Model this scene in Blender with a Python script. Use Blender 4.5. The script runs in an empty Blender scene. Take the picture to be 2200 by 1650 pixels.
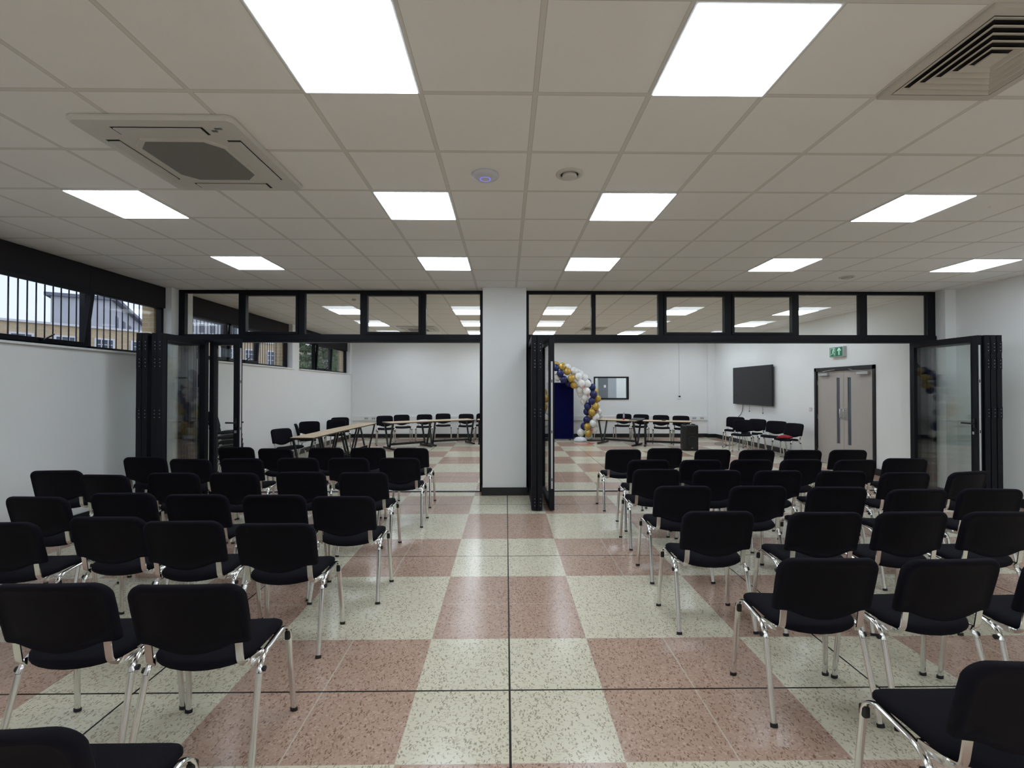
import bpy, math, random
from mathutils import Vector, Matrix

random.seed(7)
PI = math.pi
SC = bpy.context.scene
COL = SC.collection

# ------------------------------------------------------------------ mesh builder
class MB:
    def __init__(self):
        self.v, self.f, self.mi, self.sm = [], [], [], []

    def add(self, verts, faces, mi=0, smooth=False):
        o = len(self.v)
        self.v += [tuple(p) for p in verts]
        self.f += [tuple(i + o for i in f) for f in faces]
        self.mi += [mi] * len(faces)
        self.sm += [smooth] * len(faces)
        return self

    def box(self, x0, x1, y0, y1, z0, z1, mi=0):
        if x0 > x1: x0, x1 = x1, x0
        if y0 > y1: y0, y1 = y1, y0
        if z0 > z1: z0, z1 = z1, z0
        vs = [(x, y, z) for z in (z0, z1) for y in (y0, y1) for x in (x0, x1)]
        fs = [(0, 2, 3, 1), (4, 5, 7, 6), (0, 1, 5, 4), (2, 6, 7, 3), (0, 4, 6, 2), (1, 3, 7, 5)]
        return self.add(vs, fs, mi)

    def obox(self, p0, p1, w, h, mi=0, up=(0, 0, 1)):
        """bar of section w x h from p0 to p1"""
        return self.sweep([p0, p1], [(-w / 2, -h / 2), (w / 2, -h / 2), (w / 2, h / 2), (-w / 2, h / 2)], mi, up=up, smooth=False)

    def sweep(self, path, prof, mi=0, smooth=True, up=(0, 0, 1), caps=True):
        path = [Vector(p) for p in path]
        n, m = len(path), len(prof)
        vs, fs = [], []
        for i, p in enumerate(path):
            if i == 0: t = path[1] - p
            elif i == n - 1: t = p - path[i - 1]
            else: t = (path[i + 1] - p).normalized() + (p - path[i - 1]).normalized()
            t.normalize()
            s = t.cross(Vector(up))
            if s.length < 1e-4: s = t.cross(Vector((0, 1, 0)))
            s.normalize()
            u = s.cross(t).normalized()
            k = 1.0
            for a, b in prof:
                vs.append(p + s * a * k + u * b * k)
        for i in range(n - 1):
            for j in range(m):
                a, b = i * m + j, i * m + (j + 1) % m
                fs.append((a, b, b + m, a + m))
        self.add(vs, fs, mi, smooth)
        if caps:
            self.add([vs[j] for j in range(m)], [tuple(range(m))[::-1]], mi)
            self.add([vs[(n - 1) * m + j] for j in range(m)], [tuple(range(m))], mi)
        return self

    def tube(self, path, r, mi=0, seg=8, up=(0, 0, 1)):
        return self.sweep(path, circ(r, r, seg), mi, up=up)

    def lathe(self, prof, seg=32, mi=0, origin=(0, 0, 0), smooth=True):
        """prof: list of (r, z)"""
        ox, oy, oz = origin
        n = len(prof)
        vs = [(ox + r * math.cos(2 * PI * k / seg), oy + r * math.sin(2 * PI * k / seg), oz + z) for r, z in prof for k in range(seg)]
        fs = []
        for i in range(n - 1):
            for k in range(seg):
                a, b = i * seg + k, i * seg + (k + 1) % seg
                fs.append((a, b, b + seg, a + seg))
        self.add(vs, fs, mi, smooth)
        return self

    def rings(self, rings, mi=0, smooth=True, cap0=True, cap1=True):
        m = len(rings[0])
        vs = [p for r in rings for p in r]
        fs = []
        for i in range(len(rings) - 1):
            for j in range(m):
                a, b = i * m + j, i * m + (j + 1) % m
                fs.append((a, b, b + m, a + m))
        if cap0: fs.append(tuple(range(m))[::-1])
        if cap1: fs.append(tuple(range((len(rings) - 1) * m, len(rings) * m)))
        return self.add(vs, fs, mi, smooth)

    def frame(self, axis, a0, a1, b0, b1, d0, d1, w, mi=0):
        """rectangular frame; axis 'y': a=x b=z d=y ; axis 'x': a=y b=z d=x ; axis 'z': a=x b=y d=z"""
        def bx(p0, p1, q0, q1):
            if axis == 'y': self.box(p0, p1, d0, d1, q0, q1, mi)
            elif axis == 'x': self.box(d0, d1, p0, p1, q0, q1, mi)
            else: self.box(p0, p1, q0, q1, d0, d1, mi)
        bx(a0, a0 + w, b0, b1); bx(a1 - w, a1, b0, b1)
        bx(a0 + w, a1 - w, b0, b0 + w); bx(a0 + w, a1 - w, b1 - w, b1)
        return self

    def mesh(self, name, mats):
        me = bpy.data.meshes.new(name)
        me.from_pydata(self.v, [], self.f)
        for m in (mats if isinstance(mats, (list, tuple)) else [mats]): me.materials.append(m)
        me.polygons.foreach_set('material_index', self.mi)
        me.polygons.foreach_set('use_smooth', self.sm)
        me.validate(); me.update()
        return me

    def build(self, name, mats, parent=None, loc=None, rz=0, bevel=0):
        o = bpy.data.objects.new(name, self.mesh(name, mats))
        COL.objects.link(o)
        if parent is not None: o.parent = parent
        if loc is not None: o.location = loc
        if rz: o.rotation_euler = (0, 0, rz)
        if bevel:
            b = o.modifiers.new('bevel', 'BEVEL'); b.width = bevel; b.segments = 2; b.limit_method = 'ANGLE'
        return o


def circ(a, b, n=10):
    return [(a * math.cos(2 * PI * k / n), b * math.sin(2 * PI * k / n)) for k in range(n)]


def bez(p0, p1, p2, n=5):
    p0, p1, p2 = Vector(p0), Vector(p1), Vector(p2)
    return [(1 - t) ** 2 * p0 + 2 * t * (1 - t) * p1 + t * t * p2 for t in [i / n for i in range(n + 1)]]


def tag(o, label=None, cat=None, group=None, kind=None):
    if label: o['label'] = label
    if cat: o['category'] = cat
    if group: o['group'] = group
    if kind: o['kind'] = kind
    return o


def empty(name, loc=(0, 0, 0), rz=0):
    o = bpy.data.objects.new(name, None)
    o.empty_display_size = 0.1
    COL.objects.link(o)
    o.location = loc; o.rotation_euler = (0, 0, rz)
    return o


def struct(name, mb, mats, label, bevel=0):
    o = mb.build(name, mats, bevel=bevel)
    return tag(o, label, None, None, 'structure')


def copy_tree(o, parent=None):
    c = o.copy(); COL.objects.link(c)
    if parent is not None: c.parent = parent
    for ch in KIDS.get(o.name, []): copy_tree(ch, c)
    return c

KIDS = {}
def index_kids(root):
    for ch in [x for x in bpy.data.objects if x.parent == root]:
        KIDS.setdefault(root.name, []).append(ch)
        index_kids(ch)

# ------------------------------------------------------------------ materials
def mat(name, col, rough=0.5, metal=0.0, spec=0.5, emit=None, estr=0.0, sheen=0.0):
    m = bpy.data.materials.new(name); m.use_nodes = True
    b = m.node_tree.nodes['Principled BSDF']
    b.inputs['Base Color'].default_value = (*col, 1)
    b.inputs['Roughness'].default_value = rough
    b.inputs['Metallic'].default_value = metal
    b.inputs['Specular IOR Level'].default_value = spec
    if sheen: b.inputs['Sheen Weight'].default_value = sheen
    if emit:
        b.inputs['Emission Color'].default_value = (*emit, 1)
        b.inputs['Emission Strength'].default_value = estr
    return m


def N(m, typ, **kw):
    n = m.node_tree.nodes.new(typ)
    for k, v in kw.items():
        if k in n.inputs: n.inputs[k].default_value = v
        else: setattr(n, k, v)
    return n


def L(m, a, b): m.node_tree.links.new(a, b)


def math_node(m, op, a, b=None, c=None):
    n = m.node_tree.nodes.new('ShaderNodeMath'); n.operation = op
    for i, x in enumerate((a, b, c)):
        if x is None: continue
        if isinstance(x, (int, float)): n.inputs[i].default_value = x
        else: L(m, x, n.inputs[i])
    return n.outputs[0]


def mix_col(m, fac, a, b):
    n = m.node_tree.nodes.new('ShaderNodeMix'); n.data_type = 'RGBA'
    if isinstance(fac, (int, float)): n.inputs[0].default_value = fac
    else: L(m, fac, n.inputs[0])
    for i, x in ((6, a), (7, b)):
        if isinstance(x, tuple): n.inputs[i].default_value = (*x, 1)
        else: L(m, x, n.inputs[i])
    return n.outputs[2]


def noisy(name, col, rough=0.6, scale=40, amt=0.06, bump=0.0, bscale=200, metal=0.0, spec=0.5, stretch=None):
    """base colour with a faint procedural variation, optional fine bump"""
    m = mat(name, col, rough, metal, spec)
    b = m.node_tree.nodes['Principled BSDF']
    tc = N(m, 'ShaderNodeTexCoord')
    src = tc.outputs['Object']
    if stretch:
        mp = N(m, 'ShaderNodeMapping'); mp.inputs['Scale'].default_value = stretch
        L(m, src, mp.inputs['Vector']); src = mp.outputs[0]
    nz = N(m, 'ShaderNodeTexNoise'); nz.inputs['Scale'].default_value = scale; nz.inputs['Detail'].default_value = 4
    L(m, src, nz.inputs['Vector'])
    d = tuple(max(0, c * (1 - amt)) for c in col); u = tuple(min(1, c * (1 + amt)) for c in col)
    L(m, mix_col(m, nz.outputs['Fac'], d, u), b.inputs['Base Color'])
    if bump:
        n2 = N(m, 'ShaderNodeTexNoise'); n2.inputs['Scale'].default_value = bscale; n2.inputs['Detail'].default_value = 3
        L(m, src, n2.inputs['Vector'])
        bp = N(m, 'ShaderNodeBump'); bp.inputs['Strength'].default_value = bump; bp.inputs['Distance'].default_value = 0.002
        L(m, n2.outputs['Fac'], bp.inputs['Height']); L(m, bp.outputs[0], b.inputs['Normal'])
    return m


def glass(name, tint=(0.98, 0.99, 0.985), ior=1.5):
    m = bpy.data.materials.new(name); m.use_nodes = True
    nt = m.node_tree; nt.nodes.clear()
    out = nt.nodes.new('ShaderNodeOutputMaterial')
    tr = nt.nodes.new('ShaderNodeBsdfTransparent'); tr.inputs[0].default_value = (*tint, 1)
    gl = nt.nodes.new('ShaderNodeBsdfGlossy'); gl.inputs['Roughness'].default_value = 0.0
    fr = nt.nodes.new('ShaderNodeFresnel')
    geo = nt.nodes.new('ShaderNodeNewGeometry')          # same reflectance from either face of the pane
    L(m, math_node(m, 'MULTIPLY_ADD', geo.outputs['Backfacing'], 1 / ior - ior, ior), fr.inputs[0])
    mx = nt.nodes.new('ShaderNodeMixShader')
    L(m, fr.outputs[0], mx.inputs[0]); L(m, tr.outputs[0], mx.inputs[1]); L(m, gl.outputs[0], mx.inputs[2])
    L(m, mx.outputs[0], out.inputs[0])
    return m


def floor_mat():
    m = mat('terrazzo', (0.5, 0.5, 0.4), 0.16, 0, 0.5)
    b = m.node_tree.nodes['Principled BSDF']
    tc = N(m, 'ShaderNodeTexCoord'); sp = N(m, 'ShaderNodeSeparateXYZ')
    L(m, tc.outputs['Object'], sp.inputs[0])
    X, Y = sp.outputs[0], sp.outputs[1]
    # one-metre chequer, squares centred on (0.02, 0.52)
    fx = math_node(m, 'FLOOR', math_node(m, 'ADD', X, 0.48 + 100))
    fy = math_node(m, 'FLOOR', math_node(m, 'ADD', Y, -0.02 + 100))
    par = math_node(m, 'MODULO', math_node(m, 'ADD', fx, fy), 2.0)
    # chips: short dark worm shapes, random per cell
    nzd = N(m, 'ShaderNodeTexNoise'); nzd.inputs['Scale'].default_value = 50; nzd.inputs['Detail'].default_value = 2
    L(m, tc.outputs['Object'], nzd.inputs['Vector'])
    vm = N(m, 'ShaderNodeVectorMath', operation='MULTIPLY_ADD')
    L(m, nzd.outputs['Color'], vm.inputs[0]); vm.inputs[1].default_value = (0.03, 0.03, 0); L(m, tc.outputs['Object'], vm.inputs[2])
    def chips(scale, lo, hi, size, stretch):
        mp = N(m, 'ShaderNodeMapping'); mp.inputs['Scale'].default_value = stretch; mp.inputs['Rotation'].default_value = (0, 0, random.random() * 3)
        L(m, vm.outputs[0], mp.inputs['Vector'])
        vo = N(m, 'ShaderNodeTexVoronoi'); vo.inputs['Scale'].default_value = scale
        L(m, mp.outputs[0], vo.inputs['Vector'])
        sc = N(m, 'ShaderNodeSeparateColor'); L(m, vo.outputs['Color'], sc.inputs[0])
        near = math_node(m, 'LESS_THAN', vo.outputs['Distance'], size)
        pick = math_node(m, 'MULTIPLY', math_node(m, 'GREATER_THAN', sc.outputs[0], lo), math_node(m, 'LESS_THAN', sc.outputs[0], hi))
        return math_node(m, 'MULTIPLY', near, pick), sc.outputs[1]
    c1, r1 = chips(120, 0.38, 0.80, 0.42, (1.0, 0.40, 1))
    c2, r2 = chips(120, 0.35, 0.80, 0.42, (0.40, 1.0, 1))
    c3, r3 = chips(150, 0.4, 0.9, 0.42, (0.75, 0.5, 1))
    # base colours with soft mottling
    nz = N(m, 'ShaderNodeTexNoise'); nz.inputs['Scale'].default_value = 3.0; nz.inputs['Detail'].default_value = 5
    L(m, tc.outputs['Object'], nz.inputs['Vector'])
    cream = mix_col(m, nz.outputs['Fac'], (0.655, 0.610, 0.465), (0.735, 0.690, 0.540))
    pink = mix_col(m, nz.outputs['Fac'], (0.445, 0.300, 0.226), (0.515, 0.360, 0.280))
    cream = mix_col(m, math_node(m, 'MULTIPLY', c1, 0.75), cream, (0.24, 0.20, 0.13))
    cream = mix_col(m, math_node(m, 'MULTIPLY', c2, 0.55), cream, (0.42, 0.33, 0.22))
    cream = mix_col(m, math_node(m, 'MULTIPLY', c3, 0.35), cream, (0.70, 0.67, 0.56))
    pink = mix_col(m, math_node(m, 'MULTIPLY', c1, 0.8), pink, (0.20, 0.10, 0.07))
    pink = mix_col(m, math_node(m, 'MULTIPLY', c2, 0.6), pink, (0.62, 0.46, 0.37))
    pink = mix_col(m, math_node(m, 'MULTIPLY', c3, 0.45), pink, (0.30, 0.16, 0.115))
    base = mix_col(m, par, cream, pink)
    # joints: dark strips every two metres, pale hairlines between
    def joint(C, off, half):
        d = math_node(m, 'ABSOLUTE', math_node(m, 'SUBTRACT', math_node(m, 'MODULO', math_node(m, 'ADD', C, 100 - off + 1.0), 2.0), 1.0))
        return math_node(m, 'LESS_THAN', d, half)
    pale = math_node(m, 'MAXIMUM', joint(X, 1.02, 0.0035), joint(Y, 1.507, 0.0022))
    base = mix_col(m, math_node(m, 'MULTIPLY', pale, 0.7), base, (0.62, 0.57, 0.47))
    edge_x = math_node(m, 'LESS_THAN', math_node(m, 'ABSOLUTE', math_node(m, 'SUBTRACT', math_node(m, 'FRACT', math_node(m, 'ADD', X, 100.98)), 0.5)), 0.0022)
    edge_y = math_node(m, 'LESS_THAN', math_node(m, 'ABSOLUTE', math_node(m, 'SUBTRACT', math_node(m, 'FRACT', math_node(m, 'ADD', Y, 100.48)), 0.5)), 0.0022)
    base = mix_col(m, math_node(m, 'MULTIPLY', math_node(m, 'MAXIMUM', edge_x, edge_y), 0.45), base, (0.62, 0.57, 0.47))
    dark = math_node(m, 'MAXIMUM', joint(X, 0.02, 0.0055), joint(Y, 0.507, 0.0055))
    base = mix_col(m, dark, base, (0.018, 0.016, 0.014))
    L(m, base, b.inputs['Base Color'])
    rn = N(m, 'ShaderNodeTexNoise'); rn.inputs['Scale'].default_value = 1.3; rn.inputs['Detail'].default_value = 6
    L(m, tc.outputs['Object'], rn.inputs['Vector'])
    mr = N(m, 'ShaderNodeMapRange'); mr.inputs['To Min'].default_value = 0.15; mr.inputs['To Max'].default_value = 0.27
    L(m, rn.outputs['Fac'], mr.inputs['Value']); L(m, mr.outputs[0], b.inputs['Roughness'])
    return m


def ceiling_mat():
    m = mat('ceiling_tile', (0.7, 0.7, 0.68), 0.9, 0, 0.2)
    b = m.node_tree.nodes['Principled BSDF']
    tc = N(m, 'ShaderNodeTexCoord'); sp = N(m, 'ShaderNodeSeparateXYZ')
    L(m, tc.outputs['Object'], sp.inputs[0])
    def line(C, off, half):
        fr = math_node(m, 'FRACT', math_node(m, 'DIVIDE', math_node(m, 'ADD', C, 60 - off + 0.3), 0.6))
        d = math_node(m, 'ABSOLUTE', math_node(m, 'SUBTRACT', fr, 0.5))
        return math_node(m, 'LESS_THAN', d, half / 0.6)
    bar = math_node(m, 'MAXIMUM', line(sp.outputs[0], 0.154, 0.012), line(sp.outputs[1], 2.411, 0.012))
    edge_shadow = math_node(m, 'MAXIMUM', line(sp.outputs[0], 0.154, 0.0145), line(sp.outputs[1], 2.411, 0.0145))
    nz = N(m, 'ShaderNodeTexNoise'); nz.inputs['Scale'].default_value = 160; nz.inputs['Detail'].default_value = 3
    L(m, tc.outputs['Object'], nz.inputs['Vector'])
    tile = mix_col(m, nz.outputs['Fac'], (0.885, 0.872, 0.858), (0.92, 0.907, 0.893))
    col = mix_col(m, edge_shadow, tile, (0.52, 0.50, 0.47))  # thin shadow line painted into the tile colour beside each grid bar
    col = mix_col(m, bar, col, (0.74, 0.72, 0.685))
    L(m, col, b.inputs['Base Color'])
    bp = N(m, 'ShaderNodeBump'); bp.inputs['Strength'].default_value = 0.25; bp.inputs['Distance'].default_value = 0.002
    L(m, nz.outputs['Fac'], bp.inputs['Height']); L(m, bp.outputs[0], b.inputs['Normal'])
    return m


def brick_mat():
    m = mat('buff_brick', (0.5, 0.38, 0.2), 0.9, 0, 0.2)
    b = m.node_tree.nodes['Principled BSDF']
    tc = N(m, 'ShaderNodeTexCoord')
    mp = N(m, 'ShaderNodeMapping'); mp.inputs['Rotation'].default_value = (PI / 2, 0, 0)
    L(m, tc.outputs['Object'], mp.inputs['Vector'])
    br = N(m, 'ShaderNodeTexBrick')
    br.inputs['Color1'].default_value = (0.66, 0.50, 0.29, 1); br.inputs['Color2'].default_value = (0.56, 0.41, 0.23, 1)
    br.inputs['Mortar'].default_value = (0.66, 0.58, 0.44, 1)
    br.inputs['Scale'].default_value = 1.0; br.inputs['Mortar Size'].default_value = 0.008
    br.inputs['Brick Width'].default_value = 0.225; br.inputs['Row Height'].default_value = 0.075
    L(m, mp.outputs[0], br.inputs['Vector']); L(m, br.outputs[0], b.inputs['Base Color'])
    return m


def wood_mat(name, c0, c1, rough=0.45, axis=(2, 30, 2), spec=0.4):
    m = mat(name, c0, rough, 0, spec)
    b = m.node_tree.nodes['Principled BSDF']
    tc = N(m, 'ShaderNodeTexCoord'); mp = N(m, 'ShaderNodeMapping'); mp.inputs['Scale'].default_value = axis
    L(m, tc.outputs['Object'], mp.inputs['Vector'])
    nz = N(m, 'ShaderNodeTexNoise'); nz.inputs['Scale'].default_value = 3; nz.inputs['Detail'].default_value = 6
    L(m, mp.outputs[0], nz.inputs['Vector'])
    L(m, mix_col(m, nz.outputs['Fac'], c0, c1), b.inputs['Base Color'])
    return m


M = {}
M['floor'] = floor_mat()
M['ceil'] = ceiling_mat()
M['wall'] = noisy('white_wall_paint', (0.84, 0.85, 0.845), 0.75, 2.5, 0.02, 0.12, 260, spec=0.3)
M['white'] = noisy('white_gloss', (0.78, 0.79, 0.78), 0.35, 8, 0.02)
M['black_trim'] = noisy('black_skirting_gloss', (0.010, 0.010, 0.012), 0.35, 12, 0.1)
M['alu'] = noisy('anthracite_powder_coat', (0.0050, 0.0055, 0.0085), 0.45, 60, 0.12, 0.04, 500, spec=0.22)
M['blind'] = noisy('dark_blind_cloth', (0.012, 0.010, 0.014), 0.85, 60, 0.1)
M['glass'] = glass('clear_glass', ior=1.14)
M['glass_transom'] = glass('transom_glass', (0.95, 0.95, 0.93), 1.5)
M['glass_door'] = glass('door_glass', (0.975, 0.988, 0.985), 1.5)
M['fabric'] = noisy('black_seat_fabric', (0.0070, 0.0062, 0.0100), 0.9, 300, 0.35, 0.35, 900, spec=0.15)
M['plastic'] = noisy('black_back_shell', (0.0042, 0.0038, 0.0060), 0.65, 200, 0.2, 0.1, 900, spec=0.14)
M['chrome'] = noisy('brushed_chrome', (0.74, 0.73, 0.71), 0.16, 30, 0.03, metal=1.0)
M['rubber'] = noisy('black_rubber', (0.012, 0.012, 0.012), 0.7, 60, 0.2)
M['tabletop'] = wood_mat('beech_laminate', (0.60, 0.44, 0.27), (0.68, 0.52, 0.34), 0.35)
M['edge'] = noisy('dark_table_edge', (0.05, 0.028, 0.018), 0.5, 40, 0.2)
M['black_metal'] = noisy('black_table_steel', (0.010, 0.010, 0.011), 0.4, 60, 0.15)
M['steel'] = noisy('satin_steel', (0.62, 0.62, 0.62), 0.3, 40, 0.04, metal=1.0)
M['strip'] = noisy('lock_strip_metal', (0.62, 0.63, 0.65), 0.45, 40, 0.05, metal=0.6)
M['screw'] = mat('screw_head', (0.55, 0.56, 0.6), 0.4, 0.3)
M['screen'] = noisy('switched_off_screen', (0.014, 0.014, 0.017), 0.38, 5, 0.05, spec=0.3)
M['bezel'] = mat('black_bezel', (0.008, 0.008, 0.009), 0.4)
M['door'] = wood_mat('grey_oak_door', (0.40, 0.365, 0.335), (0.47, 0.435, 0.405), 0.5, (30, 30, 2))
M['navy_board'] = noisy('navy_felt_board', (0.0035, 0.004, 0.045), 0.95, 200, 0.15, spec=0.1)
M['b_navy'] = noisy('navy_balloon', (0.012, 0.017, 0.105), 0.35, 3, 0.06)
M['b_gold'] = noisy('gold_balloon', (0.50, 0.325, 0.065), 0.30, 3, 0.06, metal=0.25)
M['b_white'] = noisy('white_balloon', (0.80, 0.80, 0.78), 0.35, 3, 0.03)
M['pinkred'] = mat('red_ribbon', (0.55, 0.10, 0.08), 0.5)
M['red'] = noisy('red_cloth', (0.36, 0.010, 0.016), 0.7, 30, 0.25)
M['plast_white'] = noisy('ivory_plastic', (0.62, 0.60, 0.56), 0.4, 10, 0.02)
M['grille'] = noisy('grey_filter_mesh', (0.21, 0.205, 0.20), 0.8, 400, 0.25)
M['slot'] = mat('dark_slot', (0.012, 0.012, 0.012), 0.8)
M['vent'] = noisy('vent_enamel', (0.60, 0.56, 0.50), 0.5, 10, 0.03)
M['ap'] = mat('access_point_shell', (0.66, 0.66, 0.72), 0.35)
M['ap_ring'] = mat('blue_status_ring', (0.1, 0.1, 0.4), 0.4, emit=(0.18, 0.16, 1.0), estr=1.1)
M['lamp'] = mat('led_diffuser', (0.8, 0.8, 0.8), 0.6, emit=(0.805, 0.915, 1.02), estr=9.9)
M['lamp_frame'] = mat('lamp_frame', (0.7, 0.7, 0.7), 0.4)
M['sign_green'] = mat('safety_green', (0.010, 0.155, 0.070), 0.5, emit=(0.010, 0.16, 0.07), estr=0.1)
M['sign_white'] = mat('sign_white', (0.55, 0.75, 0.66), 0.5, emit=(0.5, 0.8, 0.68), estr=0.2)
M['sign_box'] = mat('sign_housing', (0.52, 0.54, 0.54), 0.5)
M['brick'] = brick_mat()
M['pvc'] = noisy('white_window_frame', (0.80, 0.80, 0.80), 0.5, 4, 0.03)
M['dark_pane'] = noisy('dark_window_pane', (0.10, 0.12, 0.15), 0.1, 2, 0.3)
M['pale_render'] = noisy('pale_render', (0.55, 0.56, 0.58), 0.9, 1, 0.06)
M['grey_clad'] = noisy('grey_cladding', (0.40, 0.42, 0.46), 0.7, 1, 0.06)
M['slate'] = noisy('slate_roof', (0.20, 0.21, 0.25), 0.8, 4, 0.15)
M['asphalt'] = noisy('asphalt', (0.14, 0.14, 0.14), 0.95, 6, 0.2)
M['leaf'] = noisy('green_leaf', (0.23, 0.34, 0.15), 0.6, 2, 0.35)
M['bark'] = noisy('bark', (0.10, 0.075, 0.05), 0.9, 20, 0.3)
M['paper'] = mat('paper_white', (0.80, 0.80, 0.80), 0.6)
M['bottle_clear'] = mat('bottle_plastic', (0.30, 0.38, 0.52), 0.15)
M['bottle_label'] = mat('bottle_label', (0.42, 0.46, 0.60), 0.5)
M['bottle_red'] = mat('bottle_red', (0.30, 0.035, 0.05), 0.3)
M['cap_blue'] = mat('cap_blue', (0.02, 0.03, 0.12), 0.4)
M['laptop'] = mat('black_laptop', (0.012, 0.012, 0.013), 0.35)
M['grey_door'] = noisy('grey_office_door', (0.16, 0.17, 0.19), 0.5, 3, 0.06)
M['bag'] = noisy('white_plastic_bag', (0.66, 0.69, 0.74), 0.35, 12, 0.08)
M['cable'] = mat('black_cable', (0.015, 0.015, 0.015), 0.5)
M['cable_grey'] = mat('grey_cable', (0.16, 0.16, 0.16), 0.5)
M['socket'] = mat('socket_plate', (0.60, 0.60, 0.60), 0.4)

# ------------------------------------------------------------------ room shell
H = 3.165
XL, XR, XRF = -5.11, 7.02, 6.95           # wall faces: window side, near right, far right
YB, YF = -4.0, 15.40
WX = -5.26                                 # plane of the window frames

struct('floor', MB().box(-5.5, 8.4, YB - .2, 18.2, -0.12, 0), M['floor'], 'terrazzo floor of cream and dusty pink one-metre squares')
struct('ceiling', MB().box(-5.5, 8.4, YB - .2, YF + .1, H, H + .12), M['ceil'], 'suspended ceiling of off-white square tiles in a grid')

wl = MB()
wl.box(-5.32, XL, YB, YF, 0, 2.085)                       # below the sills
for a, b in ((YB, 0.7), (7.14, 7.62), (11.16, 11.52), (15.26, YF)): wl.box(-5.32, XL, a, b, 2.085, H)
struct('wall_left', wl, M['wall'], 'white wall under the high strip windows')
wo = MB()
wo.box(-5.50, -5.325, YB, YF + .2, -0.2, 2.05)
for a, b in ((YB, 0.66), (7.07, 7.70), (11.08, 11.60), (15.20, YF + .2)): wo.box(-5.50, -5.325, a, b, 2.05, H + .3)
struct('wall_outer', wo, M['brick'], 'buff brick outer skin beside the windows')

# pillar and nib between the rooms
struct('wall_pillar', MB().box(-.355, .312, 7.07, 7.62, 0, H), M['wall'], 'broad white pillar between the two folding screens', bevel=.006)
struct('baseboard_pillar', MB().box(-.372, .329, 7.055, 7.635, 0, .118), M['black_trim'], 'black skirting around the white pillar')
struct('wall_nib', MB().box(6.85, 7.30, 7.13, 7.95, 0, H), M['wall'], 'white wall stub at the door end of the partition')

wr = MB()
wr.box(XR, XR + .2, YB, 7.13, 0, H)
struct('wall_right', wr, M['wall'], 'white blank wall of the near room, opposite the windows')
wf = MB()
wf.box(XRF, XRF + .2, 7.95, 8.62, 0, H); wf.box(XRF, XRF + .2, 10.34, YF, 0, H); wf.box(XRF, XRF + .2, 8.62, 10.34, 2.075, H)
struct('wall_right_far', wf, M['wall'], 'white wall of the far room with the screen and double door')
struct('wall_corridor', MB().box(8.2, 8.4, 7.2, 11.8, 0, H).box(7.15, 8.2, 7.2, 7.3, 0, H).box(7.15, 8.2, 11.7, 11.8, 0, H), M['wall'], 'corridor wall seen through the door glass')
wb = MB()
hx0, hx1, hz0, hz1 = 2.925, 4.085, 1.265, 2.02
wb.box(-5.32, hx0, YF, YF + .15, 0, H); wb.box(hx1, 7.15, YF, YF + .15, 0, H)
wb.box(hx0, hx1, YF, YF + .15, 0, hz0); wb.box(hx0, hx1, YF, YF + .15, hz1, H)
wb.box(6.70, 6.95, YF - .12, YF, 0, H)
struct('wall_far', wb, M['wall'], 'white end wall of the far room')
struct('wall_rear', MB().box(-5.32, 7.2, YB - .15, YB, 0, H), M['wall'], 'white wall behind the last row of chairs')
# small office behind the hatch
struct('wall_office', MB().box(2.0, 2.1, YF + .15, 18, 0, H).box(5.6, 5.7, YF + .15, 18, 0, H).box(2.0, 5.7, 17.9, 18.05, 0, H).box(2.0, 5.7, YF + .15, 18.05, 2.9, 3.0),
       M['wall'], 'white office room seen through the internal window')
d = empty('door_1', (3.78, 17.86, 0)); tag(d, 'grey office door seen through the black framed internal window', kind='structure')
MB().box(-.19, .15, -.05, 0.03, 0, 2.25).build('leaf', M['grey_door'], d)
MB().box(-.01, .07, -.058, -.05, 1.66, 1.76).build('notice', M['paper'], d)
MB().box(.15, .48, -.03, .03, 0, 2.3).build('side_panel', M['grey_clad'], d)

# skirtings
struct('baseboard_far', MB().box(-5.11, 6.72, YF - .022, YF, 0, .125).box(6.70, 6.95, YF - .142, YF - .12, 0, .125).box(6.68, 6.70, YF - .142, YF, 0, .125), M['black_trim'], 'black skirting along the far end wall')
struct('baseboard_right', MB().box(XRF - .022, XRF, 10.34, YF - .12, 0, .125).box(XRF - .022, XRF, 7.95, 8.62, 0, .125).box(XR - .022, XR, YB, 7.13, 0, .125), M['black_trim'], 'black skirting along the door side walls')
struct('baseboard_left', MB().box(XL, XL + .022, YB, YF - .022, 0, .125), M['black_trim'], 'black skirting along the window side wall')
struct('trim_1', MB().box(-5.06, -3.9, YF - .055, YF, .565, .71).box(-3.9, 6.70, YF - .055, YF, .565, .71), M['white'], 'white cable trunking along the far end wall', bevel=.004)
struct('trim_2', MB().box(-5.11, -5.05, YF - .06, YF, .125, 2.085), M['white'], 'white boxed pipe in the corner by the far windows')

def socket_plate(x, lab):
    o = empty('power_socket', (x, YF - .055, .64)); tag(o, lab, 'power socket', 'sockets on the far wall trunking')
    MB().box(-.07, .07, -.008, 0, -.042, .042).build('plate', M['socket'], o, bevel=.003)
    MB().box(-.04, -.015, -.0095, -.008, -.012, .012).build('outlet', M['slot'], o)
    MB().box(.015, .04, -.0095, -.008, -.012, .012).build('outlet', M['slot'], o)
socket_plate(-4.60, 'double socket on the far trunking, nearest the window corner')
socket_plate(-4.36, 'double socket on the far trunking, second from the window corner')
socket_plate(6.02, 'double socket on the far trunking behind the loudspeaker, first of three')
socket_plate(6.26, 'double socket on the far trunking, middle one of three by the screen wall')
socket_plate(6.52, 'double socket on the far trunking nearest the screen wall corner')

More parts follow.
